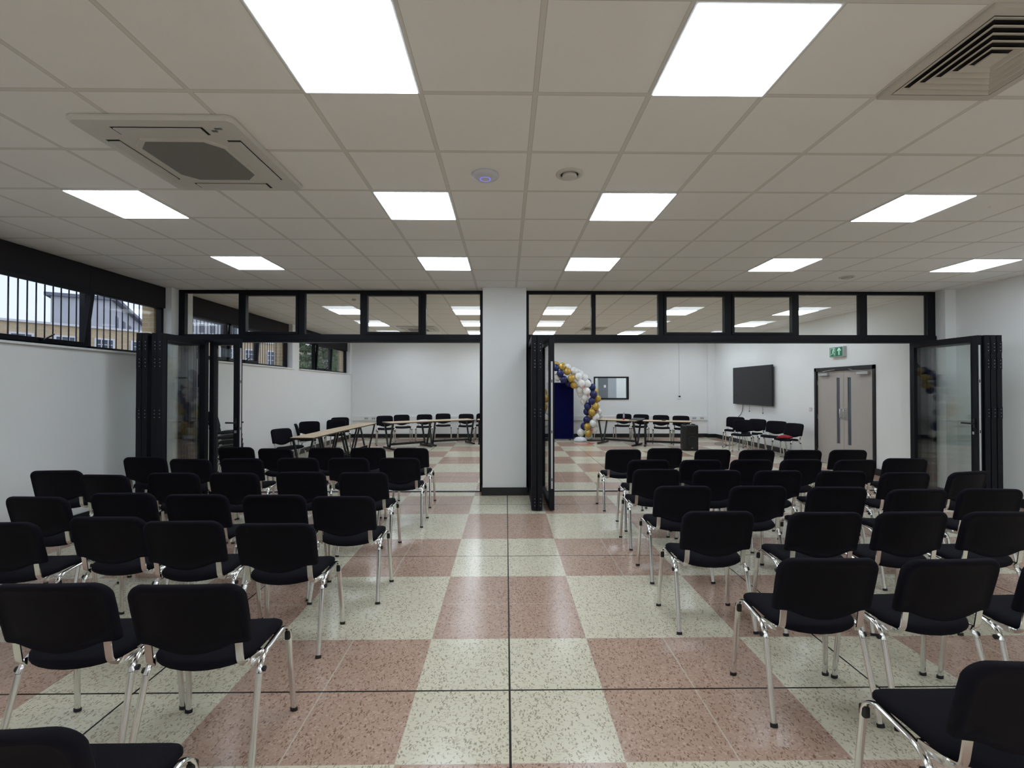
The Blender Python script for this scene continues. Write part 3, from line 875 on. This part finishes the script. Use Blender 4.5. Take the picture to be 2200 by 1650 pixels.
RIGHT = [
    [(1.555, 6.109, 2), (2.151, 6.245, 0), (2.735, 6.094, 0), (3.301, 6.054, 2), (3.90, 6.032, -2), (4.499, 6.038, -3)],
    [(1.615, 5.228, 0), (2.205, 5.221, 1), (2.785, 5.227, -1), (3.362, 5.24, 0), (3.957, 5.198, 1), (4.61, 5.294, -6)],
    [(1.508, 4.624, 0), (2.088, 4.563, -1), (2.68, 4.53, 1), (3.284, 4.496, -2), (3.84, 4.413, 0), (4.50, 4.455, 12)],
    [(1.468, 3.826, 0), (2.091, 3.818, 0), (2.72, 3.773, -2), (3.298, 3.678, 0), (3.905, 3.687, -5)],
    [(1.399, 3.039, 0), (2.090, 3.007, -1), (2.665, 3.011, 1), (3.241, 3.003, 0)],
    [(1.539, 2.197, -1), (2.115, 2.178, 2), (2.69, 2.158, 0)],
    [(1.605, 1.365, 0)],
]
for side, rows in (('window-side', LEFT), ('door-side', RIGHT)):
    for r, row in enumerate(rows):
        for k, (x, y, dg) in enumerate(row):
            seat = 'aisle seat' if k == 0 else '%s seat from aisle' % ORD[k]
            place_chair(x, y, math.radians(dg), 'black stacking chair, %s block, %s row from the folding doors, %s' % (side, ORD[r], seat),
                        'black chairs in rows, %s block' % side)

# ------------------------------------------------------------------ tables in the far room
def training_table(px, py, ang, ln, dep, label, h=.715):
    """px,py: the corner that starts the front edge; ang: direction of the front edge; the depth runs to its left"""
    t = empty('training_table', (px, py, 0), ang); tag(t, label, 'table', 'narrow tables in a ring around the far room')
    top = MB().box(0, ln, 0, dep, h - .004, h, 0).box(0, ln, 0, dep, h - .026, h - .004, 1)
    top.build('table_top', [M['tabletop'], M['edge']], t)
    for x in (.06, ln - .06):
        lg = MB(); c = dep / 2
        lg.obox((x, c - dep * .44, h - .026), (x, c - .05, .05), .028, .045, up=(1, 0, 0))
        lg.obox((x, c + dep * .44, h - .026), (x, c + .05, .05), .028, .045, up=(1, 0, 0))
        lg.box(x - .02, x + .02, .02, dep - .02, h - .05, h - .026)
        lo = lg.build('leg', M['black_metal'], t)
        MB().box(x - .025, x + .025, -.03, dep + .03, .005, .05).build('foot', M['black_metal'], lo, bevel=.006)
    MB().box(.08, ln - .08, dep / 2 - .02, dep / 2 + .02, .09, .15).build('stretcher', M['black_metal'], t)
    return t
D = math.radians
training_table(-3.56, 8.62, D(88.5), 1.20, .43, 'beech topped table at the near end of the window side run')
training_table(-3.53, 9.84, D(87.5), 1.18, .45, 'beech topped table second along the window side run')
training_table(-3.47, 11.04, D(86.5), 1.18, .45, 'beech topped table at the far end of the window side run')
training_table(-3.00, 12.20, D(37), 1.22, .62, 'beech topped table with a white paper on it, set at an angle')
training_table(-2.02, 12.97, D(27), 1.28, .62, 'beech topped table between the angled table and the pillar')
training_table(-.84, 13.46, D(1), 1.28, .50, 'beech topped table half hidden by the white pillar')
training_table(2.66, 13.62, D(-38), 1.18, .62, 'beech topped table with bottle and laptop beside the balloon arch')
training_table(3.82, 12.93, D(-20), 1.28, .60, 'beech topped table behind the loudspeaker')

# things on the tables
b = empty('drink_bottle', (3.42, 13.42, .715)); b.scale = (.72, .72, .68); tag(b, 'clear plastic bottle with blue cap and red drink on the angled table', 'bottle')
MB().lathe([(0.0001, 0), (.034, 0), (.036, .01), (.036, .085), (.034, .095)], 20).build('drink', M['bottle_red'], b)
MB().lathe([(.034, .095), (.037, .10), (.037, .20), (.034, .215), (.016, .262), (.0145, .28)], 20).build('body', M['bottle_label'], b)
MB().lathe([(.0165, .278), (.0165, .308), (.0001, .308)], 16).build('cap', M['cap_blue'], b)
l = empty('laptop', (3.72, 13.24, .7155), D(-30)); tag(l, 'flat black laptop lying open next to the bottle', 'laptop')
MB().box(-.17, .17, -.12, .12, 0, .015).build('base', M['laptop'], l, bevel=.003)
MB().obox((0, .12, .012), (.02, .34, .045), .33, .010, up=(0, 0, 1)).build('lid', M['laptop'], l)
o = MB().box(-.05, .05, -.03, .03, 0, .025).build('phone_case', M['laptop'], loc=(4.45, 13.02, .7155), rz=.5, bevel=.006); tag(o, 'small black case on the table behind the loudspeaker', 'case')
p = MB().rings([[(a, c, z) for a, c in rrect(s, s * .75, .05)] for s, z in ((.16, 0), (.19, .018), (.17, .022), (.10, .03))], smooth=True).build('paper_plate', M['paper'], loc=(-2.30, 13.05, .7155), rz=.6); tag(p, 'white paper package lying on the angled table', 'paper package')

# chairs around the tables: x,y of the backrest top and the heading in degrees (0 = facing away from the camera)
G = 'black chairs around the far tables'
def heading(dx, dy): return math.atan2(-dx, dy)
FAR = [
    (-4.50, 9.34, heading(.80, -.36), 'black stacking chair at the near end of the window side tables, seat in view'),
    (-4.74, 10.55, heading(1, .42), 'black stacking chair seen edge-on behind the window side tables'),
    (-4.80, 11.40, heading(.40, -.90), 'black stacking chair facing the room with its back to the window side wall'),
    (-4.38, 12.05, heading(.25, -.95), 'black stacking chair behind the far end of the window side tables, front of two'),
    (-4.62, 12.98, heading(.35, -.90), 'black stacking chair behind the far end of the window side tables, rear of two'),
    (-3.58, 13.74, heading(.35, -.90), 'black stacking chair behind the angled table, overlapping its neighbour'),
    (-3.20, 14.27, heading(.35, -.90), 'black stacking chair behind the angled table, pushed back beside the trunking'),
    (-2.53, 14.45, heading(.12, -.95), 'black stacking chair behind the white paper package'),
    (-2.02, 14.93, heading(.15, -.95), 'black stacking chair against the trunking between two tables'),
    (-1.26, 14.72, heading(.05, -1), 'black stacking chair behind the table next to the pillar'),
    (-.72, 15.02, heading(0, -1), 'black stacking chair half hidden by the pillar edge'),
    (3.76, 14.72, heading(-.40, -.85), 'black stacking chair behind the drink bottle'),
    (4.22, 14.42, heading(-.40, -.85), 'black stacking chair behind the open laptop'),
    (4.69, 13.98, heading(-.25, -.95), 'black stacking chair behind the small black case on the table'),
    (5.16, 13.62, heading(-.22, -.95), 'black stacking chair behind the loudspeaker'),
    (6.50, 13.05, heading(-.55, -.75), 'black stacking chair under the screen, nearest the far end wall'),
    (6.10, 11.85, heading(-.55, -.75), 'black stacking chair standing in front of the others under the screen'),
    (6.62, 12.12, heading(-.85, -.50), 'black stacking chair under the screen with the hidden seat'),
    (6.68, 11.36, heading(-.80, -.60), 'black stacking chair under the near edge of the screen'),
    (6.66, 10.62, heading(-.95, -.30), 'black stacking chair next to the double door'),
]
for x, y, a, lab in FAR: place_chair(x, y, a, lab, G)
names = ['lowest', 'second from the floor', 'third from the floor', 'fourth from the floor', 'second from the top', 'topmost']
for k in range(6):
    place_chair(-4.89 - k * .008, 7.86 - k * .003, heading(.94, .34), 'black stacking chair in the stack behind the folded doors, %s' % names[k], 'stack of chairs behind the folded doors', z=.0835 * k)

# loudspeaker
sp = empty('loudspeaker', (4.84, 12.20, 0), D(6)); tag(sp, 'black loudspeaker standing on the floor in front of the far tables', 'loudspeaker')
cab = [(-.215, -.05), (-.17, -.16), (.17, -.16), (.215, -.05), (.16, .17), (-.16, .17)]
MB().rings([[(x * .97, y * .97, .01) for x, y in cab], [(x, y, .03) for x, y in cab], [(x, y, .63) for x, y in cab], [(x * .95, y * .93, .665) for x, y in cab]], smooth=False).build('cabinet', M['bezel'], sp, bevel=.008)
lat = MB().lathe([(.135, 0), (.135, .012), (.12, .014), (.05, -.02), (.0001, -.012)], 28)
R = Matrix.Translation((0, -.162, .24)) @ Matrix.Rotation(PI / 2, 4, 'X')
lat.v = [tuple(R @ Vector(p)) for p in lat.v]; lat.build('woofer', M['rubber'], sp)
hn = MB(); hn.rings([[(x * s, -.160 - dpt, .50 + z * s * .62) for x, z in circ(.12, .12, 24)] for s, dpt in ((1, .012), (.92, .013), (.45, -.02), (.3, -.03))], smooth=True, cap0=False); hn.build('horn', M['rubber'], sp)
MB().box(-.02, .02, -.168, -.160, .055, .085).build('badge', M['cable_grey'], sp)
for sx in (-.12, .12): MB().box(sx - .02, sx + .02, -.06, .08, .66, .69).build('top_handle', M['bezel'], sp)
for sx in (-.13, .13):
    for sy in (-.1, .1): MB().box(sx - .015, sx + .015, sy - .015, sy + .015, 0, .012).build('foot', M['rubber'], sp)

# red cloth on the chair by the door
rc = MB(); rings = []
for s, z in ((1.0, 0), (1.05, .012), (.95, .035), (.6, .05), (.25, .055)):
    rings.append([(.17 * s * math.cos(t) * (1 + .12 * math.sin(3 * t)), .14 * s * math.sin(t) * (1 + .15 * math.cos(4 * t)), z + .006 * math.sin(5 * t + s * 3)) for t in [2 * PI * k / 28 for k in range(28)]])
rc.rings(rings, smooth=True)
o = rc.build('folded_jacket', M['red'], loc=(6.40, 10.56, .494), rz=.5); tag(o, 'red cloth lying on the chair seat next to the double door', 'jacket')
MB().tube([(.02, -.02, .05), (-.10, -.03, .055), (-.17, .02, .03), (-.2, .08, .012)], .010, seg=6).build('strap', M['red'], o)
# loose cables
cb = MB()
pts = [(5.88, 12.55, .006), (6.05, 12.75, .006)] + [(6.22 + .13 * math.cos(a), 13.35 + .32 * math.sin(a), .012 + .01 * math.sin(a * 2)) for a in [-1.6 + k * .42 for k in range(16)]] + [(6.45, 13.2, .006), (6.75, 13.5, .006), (6.88, 13.7, .15), (6.90, 13.75, .55)]
cb.tube(pts, .007, seg=6)
o = cb.build('power_cable', M['cable_grey']); tag(o, 'grey cable looped on the floor under the screen', 'cable')
o = MB().tube([(2.02, 13.50, .006), (2.15, 13.36, .006), (2.35, 13.40, .006), (2.52, 13.52, .006), (2.60, 13.62, .006), (2.50, 13.80, .006), (2.42, 13.95, .006)], .008, seg=6).build('red_cord', M['pinkred']); tag(o, 'thin red cord lying on the floor before the balloon arch', 'cord')

# ------------------------------------------------------------------ navy display board and balloon arch
bd = empty('display_board', (1.30, 14.78, 0)); tag(bd, 'navy felt display board standing under the balloon arch', 'display board')
MB().box(-.84, .84, -.02, .02, .03, 1.80).build('panel', M['navy_board'], bd)
MB().frame('y', -.86, .86, .015, 1.815, -.024, .024, .022).build('frame', M['b_navy'], bd)
for sx in (-.6, .72): MB().box(sx - .02, sx + .02, -.22, .22, 0, .025).build('foot', M['black_metal'], bd)

BY = 14.42
ar = empty('balloon_arch', (1.30, BY, 0)); tag(ar, 'arch of navy, gold and white balloons around the navy board', 'balloon arch')
def balloon_mesh(m, nm):
    prof = [(.0001, .113), (.040, .107), (.075, .086), (.099, .052), (.110, .010), (.107, -.030), (.090, -.070), (.060, -.103), (.026, -.126), (.010, -.134), (.014, -.145), (.0001, -.145)]
    return MB().lathe(prof[::-1], 20).mesh('balloon', m)
BM = {'n': balloon_mesh(M['b_navy'], 'n'), 'g': balloon_mesh(M['b_gold'], 'g'), 'w': balloon_mesh(M['b_white'], 'w')}
BL = {'n': 'navy balloon', 'g': 'gold balloon', 'w': 'white balloon'}
# visible half: x, z in metres at the arch plane, depth offset, colour
S = BY / 996 / 7.5
def bp(x, y): return ((1150 + x / 7.5 - 1087) * BY / 996, 1.62 - (760 + y / 7.5 - 835) * BY / 996)
VIS = [(335, 180, .05, 'g'), (325, 225, -.10, 'n'), (430, 205, -.06, 'g'), (530, 220, .06, 'w'), (510, 290, -.10, 'g'), (625, 275, .0, 'w'), (397, 317, -.13, 'n'),
       (735, 320, .10, 'w'), (575, 395, -.13, 'g'), (690, 370, -.10, 'w'), (800, 385, .04, 'w'), (455, 415, -.12, 'n'), (620, 505, -.06, 'g'), (735, 475, -.13, 'w'),
       (838, 487, -.06, 'w'), (860, 455, .12, 'n'), (920, 540, .0, 'n'), (712, 580, .0, 'w'), (822, 605, -.13, 'w'), (975, 620, .10, 'g'), (930, 650, -.10, 'n'),
       (800, 705, -.05, 'w'), (1005, 725, .0, 'g'), (900, 765, -.13, 'n'), (842, 845, -.06, 'n'), (960, 850, -.13, 'g'), (1000, 825, .08, 'w'), (838, 935, .05, 'n'),
       (900, 942, -.15, 'g'), (1020, 930, .0, 'w'), (970, 1027, -.10, 'w'), (890, 1012, .08, 'g'), (825, 1062, -.08, 'n'), (915, 1115, -.15, 'w'), (990, 1130, .06, 'w'),
       (792, 1170, .04, 'n'), (828, 1168, -.14, 'g'), (938, 1222, -.05, 'w'), (735, 1275, .0, 'w'), (842, 1280, -.15, 'g'), (868, 1350, .02, 'w'), (1040, 1000, .12, 'w'),
       (365, 375, .10, 'w'), (545, 470, .08, 'n'), (745, 640, .10, 'w'), (795, 765, .08, 'w'), (690, 300, .14, 'w')]
cnt = [0]
def put_balloon(x, z, dy, c, rnd):
    o = bpy.data.objects.new('balloon', BM[c]); COL.objects.link(o); o.parent = ar
    o.location = (x - 1.30, dy, z)
    o.rotation_euler = (rnd.uniform(-.5, .5) + (PI if rnd.random() < .3 else 0), rnd.uniform(-.5, .5), rnd.uniform(0, 6)); s_ = rnd.uniform(.98, 1.06); o.scale = (s_, s_, s_)
    o['label'] = BL[c]; cnt[0] += 1
    return o
rnd = random.Random(3)
pos = []
for x, y, dy, c in VIS:
    X_, Z_ = bp(x, y); pos.append((X_, max(Z_, .13), dy, c)); put_balloon(X_, max(Z_, .13), dy, c, rnd)
# crown and the other half, hidden behind the folded doors and the pillar from here
for k, x in enumerate([1.42, 1.24, 1.04]):
    for dz, dy, c in ((.0, -.1, 'n'), (.13, .0, 'g'), (-.13, .05, 'w'), (.02, .12, 'w')):
        put_balloon(x + rnd.uniform(-.03, .03), 2.30 + dz, dy, c, rnd)
for X_, Z_, dy, c in pos:
    if cnt[0] < 99: put_balloon(2.5 - X_ + .05, Z_, dy, {'n': 'w', 'g': 'g', 'w': 'n'}[c] if Z_ > 1.2 else c, rnd)
for x, y in ((765, 545), (835, 678), (985, 930), (893, 1220)):
    X_, Z_ = bp(x, y)
    MB().tube([(X_ - 1.30 + (.045 - .0035 * k) * math.cos(k * .9), -.23 + .004 * math.sin(k), Z_ + (.045 - .0035 * k) * math.sin(k * .9)) for k in range(12)], .008, seg=6).build('ribbon_curl', M['pinkred'], ar)
# pole and base plate of the arch
pole = [(2.74, 0.02, .04), (2.86, .02, .8), (2.80, .02, 1.25), (2.55, .02, 1.75), (2.10, .02, 2.12), (1.6, .02, 2.28), (1.25, .02, 2.30), (.95, .02, 2.28), (.45, .02, 2.12), (0.0, .02, 1.75), (-.25, .02, 1.25), (-.31, .02, .8), (-.19, .02, .04)]
MB().tube([(x - 1.30, y, z) for x, y, z in pole], .012, seg=6).build('pole', M['white'], ar)
for x in (2.72, -.17): MB().box(x - 1.30 - .22, x - 1.30 + .22, -.1, .25, 0, .03).build('base_plate', M['black_metal'], ar)
bg = MB(); rr = []
for s, z in ((.75, 0), (1.0, .02), (.95, .07), (.65, .12), (.25, .14)):
    rr.append([(.20 * s * math.cos(t) * (1 + .1 * math.sin(3 * t)), .14 * s * math.sin(t) * (1 + .12 * math.cos(5 * t)), z + .012 * math.sin(4 * t + s * 5) * (z > 0)) for t in [2 * PI * k / 26 for k in range(26)]])
bg.rings(rr, smooth=True)
o = bg.build('plastic_bag', M['bag'], loc=(2.28, 14.17, 0)); tag(o, 'white plastic bag lying at the foot of the balloon arch', 'bag')

# ------------------------------------------------------------------ outside
struct('ground', MB().box(-120, -5.5, -40, 120, -.5, -.35), M['asphalt'], 'unseen asphalt yard added outside the windows for bounce light')  # below the sills and unseen, added to bounce daylight
A0, A1 = Vector((-33.4, 12, 0)), Vector((-14.5, 43.5, 0))
dv = A1 - A0; ang = math.atan2(dv.y, dv.x); ln = dv.length
bb = empty('brick_building', A0, ang); tag(bb, 'low buff brick building with white windows outside', 'building')
MB().box(0, ln, 0, 8, -.4, 5.15).build('wall', M['brick'], bb)
MB().box(-.1, ln + .1, -.12, 8, 5.15, 5.27).build('parapet', M['pvc'], bb)
wm = MB()
ww, wh = .95, 1.5
wm.frame('y', -ww / 2, ww / 2, 0, wh, -.06, .02, .09, 0)
for k in (1, 2): wm.box(-ww / 2 + k * ww / 3 - .02, -ww / 2 + k * ww / 3 + .02, -.05, .02, .09, wh - .09, 0)
for k in (1, 2, 3): wm.box(-ww / 2 + .09, ww / 2 - .09, -.05, .02, k * wh / 4 - .02, k * wh / 4 + .02, 0)
wmesh = wm.mesh('window', M['pvc']); pmesh = MB().box(-ww / 2 + .08, ww / 2 - .08, -.01, .0, .08, wh - .08).mesh('pane', M['dark_pane'])
for k in range(int(ln / 1.75)):
    o = bpy.data.objects.new('window', wmesh); COL.objects.link(o); o.parent = bb; o.location = (1.0 + k * 1.75, -.02, 3.1)
    p = bpy.data.objects.new('pane', pmesh); COL.objects.link(p); p.parent = o
B0, B1 = Vector((-37.5, 44.5, 0)), Vector((-54.5, 72, 0)); dv = B1 - B0; ang2 = math.atan2(dv.y, dv.x); ln2 = dv.length
pb = empty('pale_building', B0, ang2); tag(pb, 'long pale building with slate roof behind the brick building', 'building')
MB().box(0, ln2, 0, 4.2, -.4, 10.0).build('wall', M['pale_render'], pb)
MB().box(-.3, ln2 + .3, -.5, 4.6, 10.0, 10.3).build('roof', M['slate'], pb)
for k in range(7):
    w_ = MB().box(2 + k * 4.2, 3.4 + k * 4.2, -.06, 0, 7.4, 8.8).build('window', M['dark_pane'], pb)
ob = empty('office_block', (-52, 88, 0), .65); tag(ob, 'tall pale block with many windows behind the transom', 'building')
MB().box(-9, 6.5, 0, 8, -.4, 19.5).build('wall', M['pale_render'], ob)
for i in range(9):
    for j in range(5):
        w_ = MB().box(-8.3 + i * 1.65, -7.2 + i * 1.65, -.06, 0, 6.5 + j * 2.6, 8.3 + j * 2.6).build('window', M['pvc'], ob)
        MB().box(-8.2 + i * 1.65, -7.3 + i * 1.65, -.07, -.06, 6.6 + j * 2.6, 8.2 + j * 2.6).build('pane', M['dark_pane'], w_)

def tree(x, y, h, r, lab, seed):
    rn = random.Random(seed)
    t = empty('tree', (x, y, -.35)); tag(t, lab, 'tree', 'trees outside the far window')
    MB().tube([(0, 0, 0), (.1, 0, h * .3), (0, .1, h * .6)], .18, seg=8).build('trunk', M['bark'], t)
    m = MB()
    for k in range(1500):
        a, b_, c_ = rn.uniform(0, 2 * PI), rn.uniform(-1, 1), rn.random() ** .4
        q = math.sqrt(1 - b_ * b_)
        p = Vector((r * c_ * q * math.cos(a), r * c_ * q * math.sin(a), h * .58 + h * .42 * c_ * b_))
        R_ = Matrix.Rotation(rn.uniform(0, 6), 4, 'Z') @ Matrix.Rotation(rn.uniform(-1, 1), 4, 'X')
        s_ = rn.uniform(.12, .24)
        m.add([p + R_ @ Vector(v_) for v_ in ((-s_, 0, 0), (0, -s_ * .6, .03), (s_, 0, 0), (0, s_ * .6, .03))], [(0, 1, 2, 3)])
    m.build('foliage', M['leaf'], t)
tree(-9.9, 24.0, 6.5, 1.35, 'bushy green tree outside the far window, nearest the brick building', 1)
tree(-7.0, 22.2, 6.2, 1.35, 'bushy green tree outside the far window, nearest the corner', 2)
tree(-9.3, 28.6, 6.8, 1.8, 'bushy green tree standing behind the two others outside the far window', 3)

# ------------------------------------------------------------------ sky, camera, view
wd = bpy.data.worlds.new('overcast'); SC.world = wd; wd.use_nodes = True
nt = wd.node_tree; bgn = nt.nodes['Background']
tc = nt.nodes.new('ShaderNodeTexCoord'); sx = nt.nodes.new('ShaderNodeSeparateXYZ'); nt.links.new(tc.outputs['Generated'], sx.inputs[0])
cr = nt.nodes.new('ShaderNodeValToRGB'); nt.links.new(sx.outputs[2], cr.inputs[0])
cr.color_ramp.elements[0].position = 0.0; cr.color_ramp.elements[0].color = (0.68, 0.74, 0.90, 1)
cr.color_ramp.elements[1].position = 0.6; cr.color_ramp.elements[1].color = (0.66, 0.75, 1.0, 1)
nt.links.new(cr.outputs[0], bgn.inputs[0]); bgn.inputs[1].default_value = 1.25

cam = bpy.data.cameras.new('camera'); co = bpy.data.objects.new('camera', cam); COL.objects.link(co)
cam.sensor_width = 36; cam.lens = 36 * 996 / 2200; cam.clip_start = .05; cam.clip_end = 400
yaw, pit = math.atan(13 / 996), math.atan(10 / 996)
co.location = (0, 0, 1.62); co.rotation_euler = (PI / 2 + pit, 0, -yaw)
SC.camera = co

vs = SC.view_settings
SC.display_settings.display_device = 'sRGB'
vs.view_transform = 'Standard'; vs.look = 'None'; vs.gamma = 1; vs.exposure = 0.1; vs.use_curve_mapping = False
cy = SC.cycles
cy.max_bounces = 14; cy.diffuse_bounces = 10; cy.glossy_bounces = 4; cy.transparent_max_bounces = 24; cy.transmission_bounces = 6
cy.use_denoising = True; cy.use_adaptive_sampling = True; cy.adaptive_threshold = 0.025
cy.sample_clamp_indirect = 10.0
cy.caustics_reflective = False; cy.caustics_refractive = False
